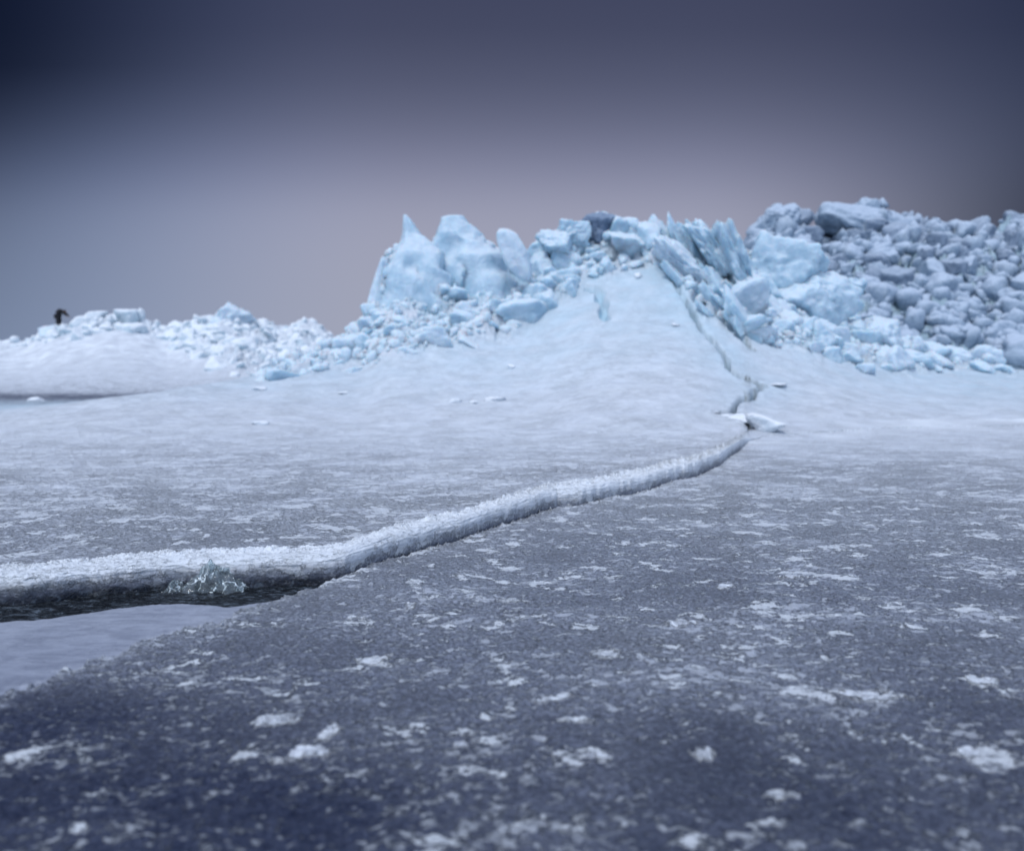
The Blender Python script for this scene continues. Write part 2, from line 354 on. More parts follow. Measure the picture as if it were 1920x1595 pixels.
# raised sheet with its broken edge, running up into the mound and the ridges
def build_upper():
    nU = len(U); U2 = U[None,:]; Y0 = Yb[None,:]; X0 = U2*Y0
    Hh = (.084+.012*fbm(U*9, U*0+3, 3, 91))[None,:]*fadeR[None,:]*tab([(-2,1),(-.5,1),(-.15,1.12),(0,1.25),(.2,1.3),(.33,1.3),(3,1.3)], U)[None,:]
    lev = (.066*fadeR)[None,:]
    rows = []          # (Y, Z, kind)
    wav = fbm(X0*4, X0*0+5, 3, 92)*.014+fbm(X0*7, X0*0+5, 3, 110, .6)*.022*np.clip(Y0-2.6, .15, 3)
    nf = 34
    for k in range(nf):                     # the face, from under the lower sheet to the shoulder
        t = k/(nf-1)
        z = -.10+(Hh*.55+.10)*t
        col = fbm(X0*34, X0*0+t*5, 4, 93)*.006*ss(-.6,.2,X0)+fbm(X0*9, X0*0+t*2.5, 3, 94)*.012
        y = Y0+wav+col*(.4+.6*(1-t))+.020*(1-t)
        rows.append((y, z+0*y, 0))
    R = .055
    nr = 26
    bite = fbm(X0*16, X0*0+9, 3, 95)
    for k in range(1, nr+1):                # rounded shoulder
        a = k/nr*math.pi/2
        y = Y0+wav+(R*(1-math.cos(a)))*(1+.35*fbm(X0*14, X0*0+a*1.6, 4, 95))+.012*fbm(X0*18, X0*0+a*3, 4, 96)*math.sin(2*a)
        z = Hh*(.55+.45*math.sin(a))+.004*fbm(X0*45, X0*0+a*2, 3, 96)
        rows.append((y, z, 0))
    bw = .30*(1+.35*fbm(X0*3, X0*0+1, 3, 97))+.06*fbm(X0*20, X0*0+1, 3, 98, .7)
    bw = bw*tab([(-2,.6),(-.5,.42),(-.25,.48),(0,.95),(.2,1.6),(.33,2.2),(3,2.2)], U)[None,:]
    nb = 60
    ybase = rows[-1][0]
    for k in range(1, nb+1):                # frosty crest behind the edge
        t = k/nb
        y = ybase+bw*t
        X = U2*y
        rough = (fbm(X*16, y*18, 5, 99, .65)*.020+np.abs(fbm(X*34, y*34, 4, 100, .7))*.020)*fadeR[None,:]*(.35+.65*math.sin(math.pi*min(1,t*1.0)))*(1+.55*np.clip(Y0-3,0,4))+.012*np.clip(Y0-2.6,0,3)*np.abs(fbm(X*11, y*9, 4, 109, .6))*fadeR[None,:]*ss(0,.3,np.full_like(y,t))
        z = Hh*(1-ss(.62,1.0,np.full_like(y,t))) + lev*ss(.62,1.0,np.full_like(y,t)) + rough
        z = z+land(X, y)
        rows.append((y, z, t))
    ylast = rows[-1][0]
    n1 = 300; n2_ = 640
    yA = 9.5
    ya = np.minimum(ylast, yA-.3)
    for k in range(1, n1+1):
        t = k/n1
        y = 1/(1/ylast+(1/np.maximum(yA, ylast+.8)-1/ylast)*t)
        rows.append((y, None, 2))
    yl = rows[-1][0]
    for k in range(1, n2_+1):
        t = k/n2_
        y = yl*(72/yl)**(t**1.2)
        rows.append((y, None, 3))
    Y = np.concatenate([np.broadcast_to(r[0], (1, nU)) for r in rows], 0)
    X = U2*Y
    nh = nf+nr+nb
    Zt = np.concatenate([np.broadcast_to(r[1] if r[1] is not None else np.zeros((1,nU)), (1, nU)) for r in rows], 0).copy()
    L = land(X, Y)
    Zt[:nf+nr] += land(np.broadcast_to(X0,(1,nU)), np.broadcast_to(Y0,(1,nU)))
    mt, d, px, py, ec, rgt = relief(X[nh:], Y[nh:], L[nh:])
    away = ss(0, 4.5, Y[nh:]-Y[nh-1:nh])
    Zb = L[nh:]+lev*(1-.8*away)+micro(X[nh:], Y[nh:])*1.1*(1-.7*ss(7,11,Y[nh:]))*(.3+.7*ss(0,.5,Y[nh:]-Y[nh-1:nh]))+d
    # wind-formed swells on the apron
    Zb += .07*fbm(X[nh:]*.6, Y[nh:]*1.1, 5, 101, .55)*ss(6, 9, Y[nh:])*(1-mt)
    a, g1, g2, g3 = crevs(X[nh:], Y[nh:])
    yy = Y[nh:]
    Zb -= .26*g1*(1+1.0*ss(9.5,14,yy))+.22*g2+.30*g3
    Zb += .018*np.exp(-((a-.15)/.09)**2)*ss(7.5,9.5,yy)*(1+fbm(X[nh:]*7,yy*7,3,103))
    Zt[nh:] = Zb
    N = Y.shape[0]
    bare = np.zeros_like(Y); blue = np.zeros_like(Y); dark = np.zeros_like(Y); smo = np.zeros_like(Y)
    # face: grey ice low down, frost from the shoulder up; overhead shading painted in too
    zrel = np.clip((Zt[:nf+nr])/(Hh+1e-4), -1, 1.2)
    nn = fbm(X[:nf+nr]*26, Zt[:nf+nr]*30, 4, 104)
    fz = ss(-.18, .75, zrel+.14*nn)
    bare[:nf+nr] = 1-(.04+.90*fz)*fadeR-(1-fadeR)*frost_vignette(X[:nf+nr],Y[:nf+nr])
    smo[:nf+nr] = .0+.35*(1-fz)*fadeR
    dark[:nf] = .72*ss(.12,-.22,zrel[:nf]+.1*nn[:nf])*fadeR  # foot of the face darkened in the colour, as shade would
    k = np.arange(nb)[:,None]/nb
    spots = fbm(X[nf+nr:nh]*14, Y[nf+nr:nh]*14, 5, 105, .7)
    bare[nf+nr:nh] = np.clip(.05+.05*spots+.75*ss(.72,1.02,k+.55*spots), 0, 1)*fadeR+(1-fadeR)*(1-frost_vignette(X[nf+nr:nh],Y[nf+nr:nh]))
    fr = .46+.28*ss(2.4,5.2,yy)+.20*ss(4.5,11,yy)+.16*fbm(X[nh:]*.9, yy*1.2, 4, 106)+.10*ss(.35,0,yy-Y[nh-1:nh])
    fr += .2*np.exp(-((a-.22)/.18)**2)
    wf = np.broadcast_to(np.maximum(fadeR[None,:], 0), X[nh:].shape)
    fr = fr*wf+frost_vignette(X[nh:], yy)*(1-wf)
    fr = np.minimum(fr, .90+.05*ss(30,36,yy)+.08*fbm(X[nh:]*2.2, yy*3.2, 5, 111, .65))
    lane = np.exp(-((yy-27)/7.5)**2)*ss(-4,-11,X[nh:])
    fr -= .82*lane
    bare[nh:] = np.clip(1-fr, 0, 1)
    crb = np.maximum(np.maximum(g1*ss(8.,11,yy), g2), g3)
    blotch = fbm(X[nh:]*.9, yy*.9, 4, 107)
    far = ss(24, 36, yy)
    expo = mt*(ss(-.15,.35,blotch)*.75+.4*(1-ec))*(1-.75*far)
    blue[nh:] = np.clip(np.maximum(np.maximum(crb, expo)*(1-.3*rgt), .85*rgt*mt), 0, 1)
    halo = np.exp(-(a/.55)**2)*ss(9.,12,yy)*.30
    blue[nh:] = np.clip(np.maximum(blue[nh:], halo)+(.50+.30*fbm(X[nh:]*1.5,yy*2,4,112))*ss(10.5,16.5,yy)*ss(26,18,yy)*(1-mt)*(1-expo), 0, 1)
    dark[nh:] = np.clip(g1*(1-ss(9.5,14,yy))*.55, 0, 1)  # crevice floor painted darker to stand in for depth shade
    bare[nh:] = np.clip(bare[nh:]+.3*rgt*mt, 0, 1)
    return mesh_from('raised_ice_sheet', np.stack([X,Y,Zt],-1), grid_quads(N, nU), M_GROUND,
        dict(bare=bare, blue=blue, dark=dark, smoothice=smo, flaky=smo))
tag(build_upper(), kind='structure')
# the lake beyond and all round
def build_lake():
    rr = np.concatenate([[0.0], np.geomspace(2, 4000, 40)]); aa = np.linspace(0, 2*np.pi, 97)
    R, A = np.meshgrid(rr, aa, indexing='ij')
    X, Y = R*np.cos(A), R*np.sin(A); Z = np.full_like(X, -.16)
    z = np.zeros_like(X)
    return mesh_from('frozen_lake', np.stack([X,Y,Z],-1), grid_quads(*X.shape), M_GROUND, dict(bare=z+.45, blue=z, dark=z, smoothice=z, flaky=z))
tag(build_lake(), kind='structure')

# ------------------------------------------------------------------ ice blocks
def ico(sub):
    import bmesh
    bm = bmesh.new(); bmesh.ops.create_icosphere(bm, subdivisions=sub, radius=1)
    V = np.array([v.co[:] for v in bm.verts]); T = np.array([[v.index for v in f.verts] for f in bm.faces]); bm.free()
    return V/np.linalg.norm(V, axis=1)[:,None], T
IV, IT = ico(4); IV3, IT3 = ico(3); IV5, IT5 = ico(5)
def rock_shape(rng, nplanes=13, p=14, noise=.06, V=IV, slab=False):
    if slab:
        N = [(1,0,0),(-1,0,0),(0,1,0),(0,-1,0),(0,0,1),(0,0,-1)]; N = np.array(N, float)+rng.normal(0, .16, (6,3))
        N = np.vstack([N, rng.normal(0,1,(4,3))]); D = np.concatenate([rng.uniform(.8,1,6), rng.uniform(.95,1.15,4)])
    else:
        N = rng.normal(0, 1, (nplanes,3)); D = rng.uniform(.72, 1.1, nplanes)
    N /= np.linalg.norm(N, axis=1)[:,None]
    d = np.clip(V@N.T, 1e-3, None)/D; dm = d.max(1)
    r = 1/(dm*np.sum((d/dm[:,None])**p, 1)**(1/p)); r = np.clip(r, 0, 1.6)
    o = rng.uniform(0, 50, 3)
    q = V*2.1+o; rid = 1-np.abs(n3(q[:,0]*1.7+9,q[:,1]*1.7,q[:,2]*1.7,8))
    r = r*(1+noise*n3(q[:,0],q[:,1],q[:,2],3)+noise*.6*n3(q[:,0]*3,q[:,1]*3,q[:,2]*3,4)+noise*.9*(rid-.6)+noise*.3*n3(q[:,0]*7,q[:,1]*7,q[:,2]*7,9))
    return V*r[:,None]
def proto(name, V, T, mat):
    o = mesh_from(name, V, T, mat); me = o.data; bpy.data.objects.remove(o); return me
def rot(rng, spread=1.0):
    return (rng.uniform(-.6,.6)*spread, rng.uniform(-.6,.6)*spread, rng.uniform(0, 6.28))
rb = np.random.default_rng(5)
P_ROUND = {}
def protos(mat, tagname, k, **kw):
    L = []
    for i in range(k):
        L.append(proto(tagname, rock_shape(rb, V=IV, **kw), IT, mat))
    return L
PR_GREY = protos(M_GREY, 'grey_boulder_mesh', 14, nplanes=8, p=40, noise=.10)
PR_GREY_VIG = protos(M_GREY_VIG, 'vignetted_boulder_mesh', 14, nplanes=8, p=40, noise=.10)
PR_CYAN = protos(M_CYAN, 'blue_block_mesh', 12, nplanes=7, p=50, noise=.09)
PR_SLAB = protos(M_CYAN, 'blue_slab_mesh', 8, slab=True, p=50, noise=.08)
PR_PALE = protos(M_PALE, 'pale_block_mesh', 10, nplanes=7, p=40, noise=.10)
PR_FAR = protos(M_FAR, 'far_chunk_mesh', 10, nplanes=7, p=40, noise=.10)
PR_SNOW = protos(M_SNOW, 'snow_lump_mesh', 6, nplanes=14, p=8, noise=.16)
def put(name, me, loc, sc, r):
    o = bpy.data.objects.new(name, me); COL.objects.link(o)
    o.location = loc; o.scale = sc; o.rotation_euler = r; return o
def surf(X, Y):
    X = np.atleast_1d(np.float64(X)); Y = np.atleast_1d(np.float64(Y))
    L = land(X, Y); m, d, *_ = relief(X, Y, L)
    return float((L+d)[0])
taken = []
def scatter(n, xr, yr, accept, size, mind, rng):
    out = []; N = 14000
    Ys = rng.uniform(yr[0], yr[1], N); ps = rng.uniform(xr[0], xr[1], N); Xs = (ps-CX)/F*Ys
    L = land(Xs, Ys); Zs = L+relief(Xs, Ys, L)[1]; qx, qy = proj(Xs, Ys, Zs)
    t = np.linspace(.35, .97, 40)[None,:]; Yt = Ys[:,None]*t; Xt = Xs[:,None]*t
    vis = proj(Xt, Yt, land(Xt, Yt))[1].min(1) > qy-14
    A = np.zeros((0,4))
    for i in np.where(vis)[0]:
        if len(out) >= n: break
        if not accept(qx[i], qy[i], Xs[i], Ys[i], Zs[i]): continue
        s = size(rng)
        if len(A) and (((A[:,:3]-(Xs[i],Ys[i],Zs[i]))**2).sum(1) < (mind*(s+A[:,3]))**2).any(): continue
        out.append((Xs[i], Ys[i], Zs[i], s)); A = np.array(out)
    return out
def pyb(px): return float(tab(RUB, px))
R1 = np.random.default_rng(21)
# right-hand heap
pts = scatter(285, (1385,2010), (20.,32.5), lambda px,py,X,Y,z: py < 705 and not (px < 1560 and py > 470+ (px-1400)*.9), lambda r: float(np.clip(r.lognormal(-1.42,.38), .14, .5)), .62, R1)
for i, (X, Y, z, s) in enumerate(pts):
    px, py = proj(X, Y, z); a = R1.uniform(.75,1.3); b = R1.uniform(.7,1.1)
    o = put('ice_boulder', (PR_GREY_VIG if R1.random() < float(np.interp(py, [400,520,640], [1,.55,.05])) else PR_GREY)[i%14], (X, Y, z+.12*s), (s*a, s, s*b), rot(R1, 1.6))  # higher boulders more often take the darker copy with painted vignette
    txt = 'on the crest against the sky' if py < 470 else ('at the foot beside the snow' if py > 625 else 'halfway up the slope')
    side = 'left half' if px < 1640 else 'right half'
    big = 'large' if s > .36 else 'small'
    tag(o, f'{big} grey-blue boulder of the right-hand heap, {side}, {txt}', 'ice boulder', f'{big} grey-blue boulders, {side} of the heap, {txt}')
# central mound: rubble between apron and crest
R2 = np.random.default_rng(22)
def acc_c(px, py, X, Y, z):
    return py < pyb(px)+(14 if R2.random() < .3 else 0)-4-R2.random()**1.5*46 and not (px < 1000 and py < 550 and R2.random() < .8) and not (px < 760 and py < 530)
R2 = np.random.default_rng(22)
pts = scatter(120, (470,1010), (12.5,18.3), acc_c, lambda r: float(np.clip(r.lognormal(-2.05,.42), .07, .25)), .55, R2)
for i, (X, Y, z, s) in enumerate(pts):
    px, py = proj(X, Y, z)
    tail = py > 560
    o = put('ice_block', PR_PALE[i%10] if R2.random() < (.55 if tail else .25) else PR_CYAN[i%12], (X, Y, z-(.6 if tail else .25)*s), (s*R2.uniform(1.0,1.9), s*1.2, s*R2.uniform(.6,1.0)), rot(R2, .9))
    low = 'low on the long left tail' if px < 700 else ('under the steep horned wall' if py > 560 else 'on the steep wall below the horns')
    big = 'large' if s > .19 else 'small'
    tag(o, f'{big} pale blue ice block {low} of the central mound', 'ice block', f'{big} pale blue blocks {low} of the central mound')
R3 = np.random.default_rng(23)
pts = scatter(120, (1010,1420), (13.5,18.4), acc_c, lambda r: float(np.clip(r.lognormal(-1.75,.4), .10, .32)), .5, R3)
for i, (X, Y, z, s) in enumerate(pts):
    px, py = proj(X, Y, z)
    if px > 1240:
        o = put('ice_plate', PR_SLAB[i%8], (X, Y, z+.05), (s*1.9, s*.9, s*.42), (R3.uniform(.1,.5), math.radians(R3.uniform(38,66)), R3.uniform(-.4,.4)))
        hw = 'near the crest' if py < 520 else 'low down beside the crevice'
        tag(o, f'slanting blue ice slab on the folded right flank, {hw}', 'ice plate', f'slanting blue slabs on the right flank, {hw}')
    else:
        o = put('ice_block', PR_CYAN[i%12], (X, Y, z-.05*s), (s*R3.uniform(.8,1.5), s, s*R3.uniform(.7,1.1)), rot(R3))
        big = 'large' if s > .24 else 'small'
        tag(o, f'{big} pale blue ice block in the rubble above the smooth snow apron', 'ice block', f'{big} blue blocks above the apron')
R4 = np.random.default_rng(24)
pts = scatter(120, (1400,1900), (12.,18.5), acc_c, lambda r: float(np.clip(r.lognormal(-1.75,.42), .09, .30)), .5, R4)
for i, (X, Y, z, s) in enumerate(pts):
    px, py = proj(X, Y, z)
    o = put('ice_block', PR_PALE[i%10] if R4.random() < .5 else PR_CYAN[i%12], (X, Y, z+.0*s), (s*R4.uniform(.9,1.5), s, s*R4.uniform(.6,1.0)), rot(R4))
    big = 'large' if s > .27 else 'small'; w = 'beside the grey heap' if px > 1600 else 'just right of the folded flank'
    tag(o, f'{big} pale turquoise ice block tumbled down {w}', 'ice block', f'{big} turquoise blocks {w}')
# far left ridges
R5 = np.random.default_rng(25)
def acc_l(px, py, X, Y, z):
    return (110 > px or px > 142 or py > 620) and (py < pyb(px)+ (6 if px > 330 else -2))
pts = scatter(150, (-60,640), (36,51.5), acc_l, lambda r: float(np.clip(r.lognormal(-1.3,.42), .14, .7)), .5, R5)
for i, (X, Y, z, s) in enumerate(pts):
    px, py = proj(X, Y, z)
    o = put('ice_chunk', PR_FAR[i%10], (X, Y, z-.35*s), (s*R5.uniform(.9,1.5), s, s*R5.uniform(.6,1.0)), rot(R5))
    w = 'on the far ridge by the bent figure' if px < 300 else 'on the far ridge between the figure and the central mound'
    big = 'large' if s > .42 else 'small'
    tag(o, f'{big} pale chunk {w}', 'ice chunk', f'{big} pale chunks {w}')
# small debris filling the heaps: far past counting
def debris(name, label, n, xr, yr, acc, smin, smax, mat, seed):
    r = np.random.default_rng(seed); V1, T1 = ico(2)
    shapes = [rock_shape(r, V=V1, nplanes=7, p=30, noise=.06) for _ in range(10)]
    Ys = r.uniform(yr[0], yr[1], n*3); pxs = r.uniform(xr[0], xr[1], n*3); Xs = (pxs-CX)/F*Ys
    L = land(Xs, Ys); m, d, *_ = relief(Xs, Ys, L); Z = L+d; qx, qy = proj(Xs, Ys, Z)
    ok = np.where(acc(qx, qy) & (m > .4))[0][:n]
    VV, TT = [], []; off = 0
    for i in ok:
        s = smin*(smax/smin)**(r.random()**2.2)
        a, b, c = r.uniform(0,6.28,3)
        Rm = np.array(Matrix.Rotation(a,3,'X') @ Matrix.Rotation(b,3,'Y') @ Matrix.Rotation(c,3,'Z'))
        v = shapes[int(r.integers(10))]*np.array([r.uniform(.8,1.5),1,r.uniform(.6,1)])*s
        VV.append(v@Rm.T+np.array([Xs[i],Ys[i],Z[i]+.2*s])); TT.append(T1+off); off += len(V1)
    tag(mesh_from(name, np.concatenate(VV), np.concatenate(TT), mat), label, 'ice rubble', kind='stuff')
debris('small_grey_rubble', 'small grey-blue ice rubble filling the right-hand heap between its boulders', 3600, (1380,2200), (20,33), lambda x,y: (y<705)&~((x<1560)&(y>470+(x-1400)*.9)), .07, .34, M_GREY, 71)
debris('small_blue_rubble', 'small pale blue ice rubble strewn over the central mound', 3400, (440,1900), (11.5,18.6), lambda x,y: y < tab(RUB, x)-np.abs(_h(np.floor(x*7),np.floor(y*7),np.zeros_like(x),5))*34, .03, .13, M_PALE, 72)
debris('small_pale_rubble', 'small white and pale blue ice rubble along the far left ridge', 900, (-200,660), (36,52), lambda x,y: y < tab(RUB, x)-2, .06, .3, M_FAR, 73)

# ------------------------------------------------------------------ singled-out ice forms
def loft(name, rings, Y, depth, mat, seed, nz=.10, yoff=None):
    # rings: (px centre, py, half width in px); a horn of ice with real girth
    rg = np.random.default_rng(seed); rings = np.array(rings, float)
    t = np.linspace(0, len(rings)-1, 46); k = np.arange(len(rings))
    cx, cy, w = [np.interp(t, k, rings[:,i]) for i in range(3)]
    nA = 56; A = np.linspace(0, 2*np.pi, nA, endpoint=False)
    V = []
    z0 = z_at(cy, Y); sc = Y/F
    lob = rg.uniform(0, 6.28, 4)
    for i in range(len(t)):
        r = 1+.10*np.cos(3*A+lob[0]+i*.03)+.08*np.cos(5*A+lob[1]-i*.05)
        q = 1/(np.abs(np.cos(A))**3.2+np.abs(np.sin(A))**3.2)**(1/3.2)
        x = (cx[i]-CX)*sc+w[i]*sc*r*q*np.cos(A)*.95; y = Y+w[i]*sc*depth*r*q*np.sin(A)
        zz = np.full(nA, z0[i])
        f = min(1, w[i]*sc*1.2)
        for arr, sd in ((0,1),(1,2),(2,3)):
            pass
        dx = n3(x*3.1, y*3.1+seed, zz*3.1, 5)*nz*f+n3(x*9, y*9+seed, zz*9, 6)*nz*.45*f
        dx = dx+(.5-np.abs(n3(x*5+3, y*5, zz*3+seed, 11)))*nz*.9*f
        dy = n3(x*3.1+9, y*3.1+seed, zz*3.1, 7)*nz*f
        V.append(np.stack([x+dx, y+dy, zz+.5*dx], -1))
    V = np.concatenate(V); Q = []
    for i in range(len(t)-1):
        for j in range(nA):
            a = i*nA+j; b = i*nA+(j+1)%nA; Q.append((a, a+nA, b+nA, b))
    n = len(V); V = np.vstack([V, V[:nA].mean(0), V[-nA:].mean(0)])
    for j in range(nA):
        Q.append((n, j, (j+1)%nA, (j+1)%nA)); e = len(t)*nA-nA
        Q.append((n+1, e+(j+1)%nA, e+j, e+j))
    import bmesh
    me = bpy.data.meshes.new(name); me.from_pydata(V.tolist(), [], [tuple(dict.fromkeys(q)) for q in Q]); me.update()
    me.polygons.foreach_set('use_smooth', [True]*len(me.polygons)); me.materials.append(mat)
    bm = bmesh.new(); bm.from_mesh(me); bmesh.ops.recalc_face_normals(bm, faces=bm.faces); bm.to_mesh(me); bm.free()
    o = bpy.data.objects.new(name, me); COL.objects.link(o); return o
tag(loft('ice_horn', [(763,403,3),(766,411,7),(770,424,12),(774,440,18),(779,452,26),(784,463,36),(786,480,50),(784,530,74),(780,600,92),(780,660,96)], 17.0, .9, M_CYAN, 1, .17), 'thin pointed ice horn with hooked tip, leftmost peak of the central mound', 'ice horn')
tag(loft('ice_horn', [(850,405,8),(851,409,17),(853,420,22),(857,435,30),(863,450,41),(870,465,52),(878,490,66),(882,540,84),(885,600,96),(885,650,98)], 17.3, .9, M_CYAN, 2, .17), 'broad blunt-topped ice peak standing right of the thin hooked horn', 'ice peak')
tag(loft('ice_plate', [(945,430,9),(949,438,17),(955,455,22),(964,480,24),(974,502,22),(983,520,15),(986,528,6)], 16.2, .8, M_PALE, 3, .05), 'smooth rounded pale slab leaning left on the crest, right of the blunt peak', 'ice plate')
tag(loft('ice_plate', [(722,482,4),(723,492,9),(720,510,12),(717,535,16),(714,562,20),(712,620,26)], 16.8, .8, M_PALE, 4, .06), 'small upright ice slab at the left end of the horned wall', 'ice plate')
def boulder(name, px, py, wpx, hpx, Y, mat, label, cat, seed, rotv=(0,0,0), p=14, planes=9, slab=False, dep=1.0):
    rg = np.random.default_rng(seed); s = Y/F
    V = rock_shape(rg, nplanes=planes, p=max(p,24), noise=.13, V=IV5, slab=slab)
    o = mesh_from(name, V, IT5, mat)
    o.location = ((px-CX)*s, Y, float(z_at(py, Y))); o.scale = (wpx*s*.5, max(wpx,hpx)*s*.5*dep, hpx*s*.5); o.rotation_euler = rotv
    return tag(o, label, cat)
boulder('ice_block', 1070, 438, 54, 50, 17.6, M_CYAN, 'square flat-topped blue ice block on the crest, left of the dark block', 'ice block', 31, (.2,.1,.3), slab=True)
boulder('ice_block', 1048, 462, 60, 44, 17.4, M_CYAN, 'low blue block leaning under the square flat-topped crest block', 'ice block', 32, (.1,.5,.2))
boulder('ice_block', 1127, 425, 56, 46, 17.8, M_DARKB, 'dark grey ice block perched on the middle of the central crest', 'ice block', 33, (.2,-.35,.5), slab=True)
tag(loft('ice_wedge', [(1164,410,2),(1168,416,8),(1176,424,17),(1184,434,26),(1188,450,30)], 17.9, .8, M_CYAN, 5, .05), 'grey-blue ice wedge pointing left, between dark block and small pyramid', 'ice wedge')
tag(loft('ice_pyramid', [(1220,402,2),(1221,412,9),(1223,424,17),(1225,438,25),(1226,455,32)], 17.9, .9, M_CYAN, 6, .05), 'small pyramid of blue ice, rightmost point on the central crest', 'ice pyramid')
boulder('ice_block', 1180, 455, 70, 40, 17.3, M_PALE, 'broad white-topped block below the ice wedge on the crest', 'ice block', 34, (.1,.1,0))
boulder('ice_plate', 1270, 492, 110, 44, 16.4, M_PALE, 'long pale slab sliding down right from the middle of the crest', 'ice plate', 35, (.3,.75,.1), slab=True)
boulder('ice_plate', 1330, 470, 120, 40, 16.9, M_CYAN, 'long blue slab standing steeply beside the long pale slab', 'ice plate', 36, (.2,.95,-.1), slab=True)
boulder('ice_plate', 1372, 505, 150, 42, 16.6, M_CYAN, 'tallest blue slab on the right flank, leaning towards the grey heap', 'ice plate', 37, (.1,1.15,0), slab=True)
boulder('ice_boulder', 1445, 520, 120, 120, 17.0, M_CYAN, 'great turquoise ice boulder right of the folded flank', 'ice boulder', 38, (.2,.1,.4))
boulder('ice_boulder', 1510, 556, 110, 90, 16.6, M_CYAN, 'turquoise ice boulder with a smooth flat face, below the great one', 'ice boulder', 39, (.1,.2,.9))
boulder('ice_boulder', 1570, 552, 62, 54, 19.5, M_CYAN, 'round turquoise boulder lodged against the grey heap', 'ice boulder', 40, (0,0,.3), p=9)
boulder('ice_boulder', 1640, 636, 66, 62, 16.6, M_PALE, 'pyramid-shaped pale turquoise boulder at the foot of the grey heap', 'ice boulder', 41, (.1,.75,.2), planes=7)
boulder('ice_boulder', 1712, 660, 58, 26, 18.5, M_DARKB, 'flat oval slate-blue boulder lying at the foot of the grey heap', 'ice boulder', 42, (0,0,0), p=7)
boulder('ice_boulder', 1612, 430, 110, 74, 29.5, M_GREY, 'huge hollow-sided grey boulder under the highest point of the right heap', 'ice boulder', 43, (.3,.2,.3), planes=8)
boulder('ice_boulder', 1452, 416, 66, 60, 30, M_GREY, 'knobbly grey boulder topping the left peak of the right heap', 'ice boulder', 44, (.3,.2,1.3), planes=9)
boulder('ice_boulder', 1610, 396, 34, 30, 30.6, M_GREY, 'small grey boulder on the very highest point of the right heap', 'ice boulder', 45, (.3,.2,.3))
boulder('ice_boulder', 430, 606, 62, 44, 49, M_PALE, 'big snow-capped boulder topping the hump between figure and central mound', 'ice boulder', 46, (.1,.2,.3), p=8)
# lumps lying on the ice
def lump(px, py, w, h, label, seed, mat=M_SNOW, name='ice_lump', cat='ice lump', p=9, yo=0):
    X, Y, z = place(px, py); s = Y/F; rg = np.random.default_rng(seed)
    V = rock_shape(rg, nplanes=11, p=p, noise=.14, V=IV3)
    o = mesh_from(name, V, IT3, mat); o.location = (X, Y, z+h*s*.25+yo); o.scale = (w*s*.5, w*s*.5, h*s*.5); o.rotation_euler = (0,0,rg.uniform(0,6))
    return tag(o, label, cat)
lump(851, 756, 22, 10, 'small white ice lump, leftmost of the three in the middle distance', 1)
lump(889, 756, 18, 8, 'smallest white ice lump, middle of the three in the middle distance', 2)
lump(926, 753, 30, 12, 'largest white ice lump, rightmost of the three in the middle distance', 3)
lump(487, 797, 22, 11, 'lone white ice lump on the raised sheet, left of centre', 4)
lump(958, 692, 16, 8, 'tiny bright ice lump at the foot of the apron', 5)
lump(642, 738, 22, 5, 'flat white scrap of ice near the long left tail of the mound', 6)
lump(490, 731, 20, 6, 'flat white scrap of ice below the left tip of the mound', 7)
lump(1198, 521, 16, 10, 'tiny bright ice lump high on the smooth apron', 8)
lump(1265, 612, 14, 7, 'tiny snowy lump on the apron left of the crevice', 9)
o = lump(70, 753, 24, 9, 'white ice lump on the dark strip of bare ice at far left', 10)
lump(1432, 806, 62, 34, 'bulging white snow lump at the far end of the raised edge', 11, name='snow_lump', cat='snow lump', p=7)
lump(1398, 792, 50, 16, 'low snow lump left of the bulging one, where crack narrows', 12, name='snow_lump', cat='snow lump', p=7)
lump(1372, 785, 30, 9, 'small snow lump beside the dark stick on the crack', 13, name='snow_lump', cat='snow lump', p=7)
lump(1460, 722, 34, 6, 'flat snowy plate beside the bend of the blue crevice', 14, name='snow_lump', cat='snow lump', p=8)
# dark stick
M_WOOD = simple('dark_wood', (.02,.02,.025), .7, 40)
def stick():
    X, Y, z = place(1346, 781); A = np.linspace(0, 2*np.pi, 12, endpoint=False); V = []
    for t in np.linspace(-1, 1, 15):
        r = .010*(1-.5*abs(t)**3)*(1+.2*math.sin(t*9))
        V.append(np.stack([np.full(12, t*.062), r*np.cos(A), r*np.sin(A)-.012*t*t], -1))
    V = np.concatenate(V); Q = [(i*12+j, i*12+(j+1)%12, (i+1)*12+(j+1)%12, (i+1)*12+j) for i in range(14) for j in range(12)]
    o = mesh_from('driftwood_stick', V, Q, M_WOOD); o.location = (X, Y, z+.04); o.rotation_euler = (0,.12,.1)
    tag(o, 'short dark stick lying on snow just left of the crack', 'stick')
stick()
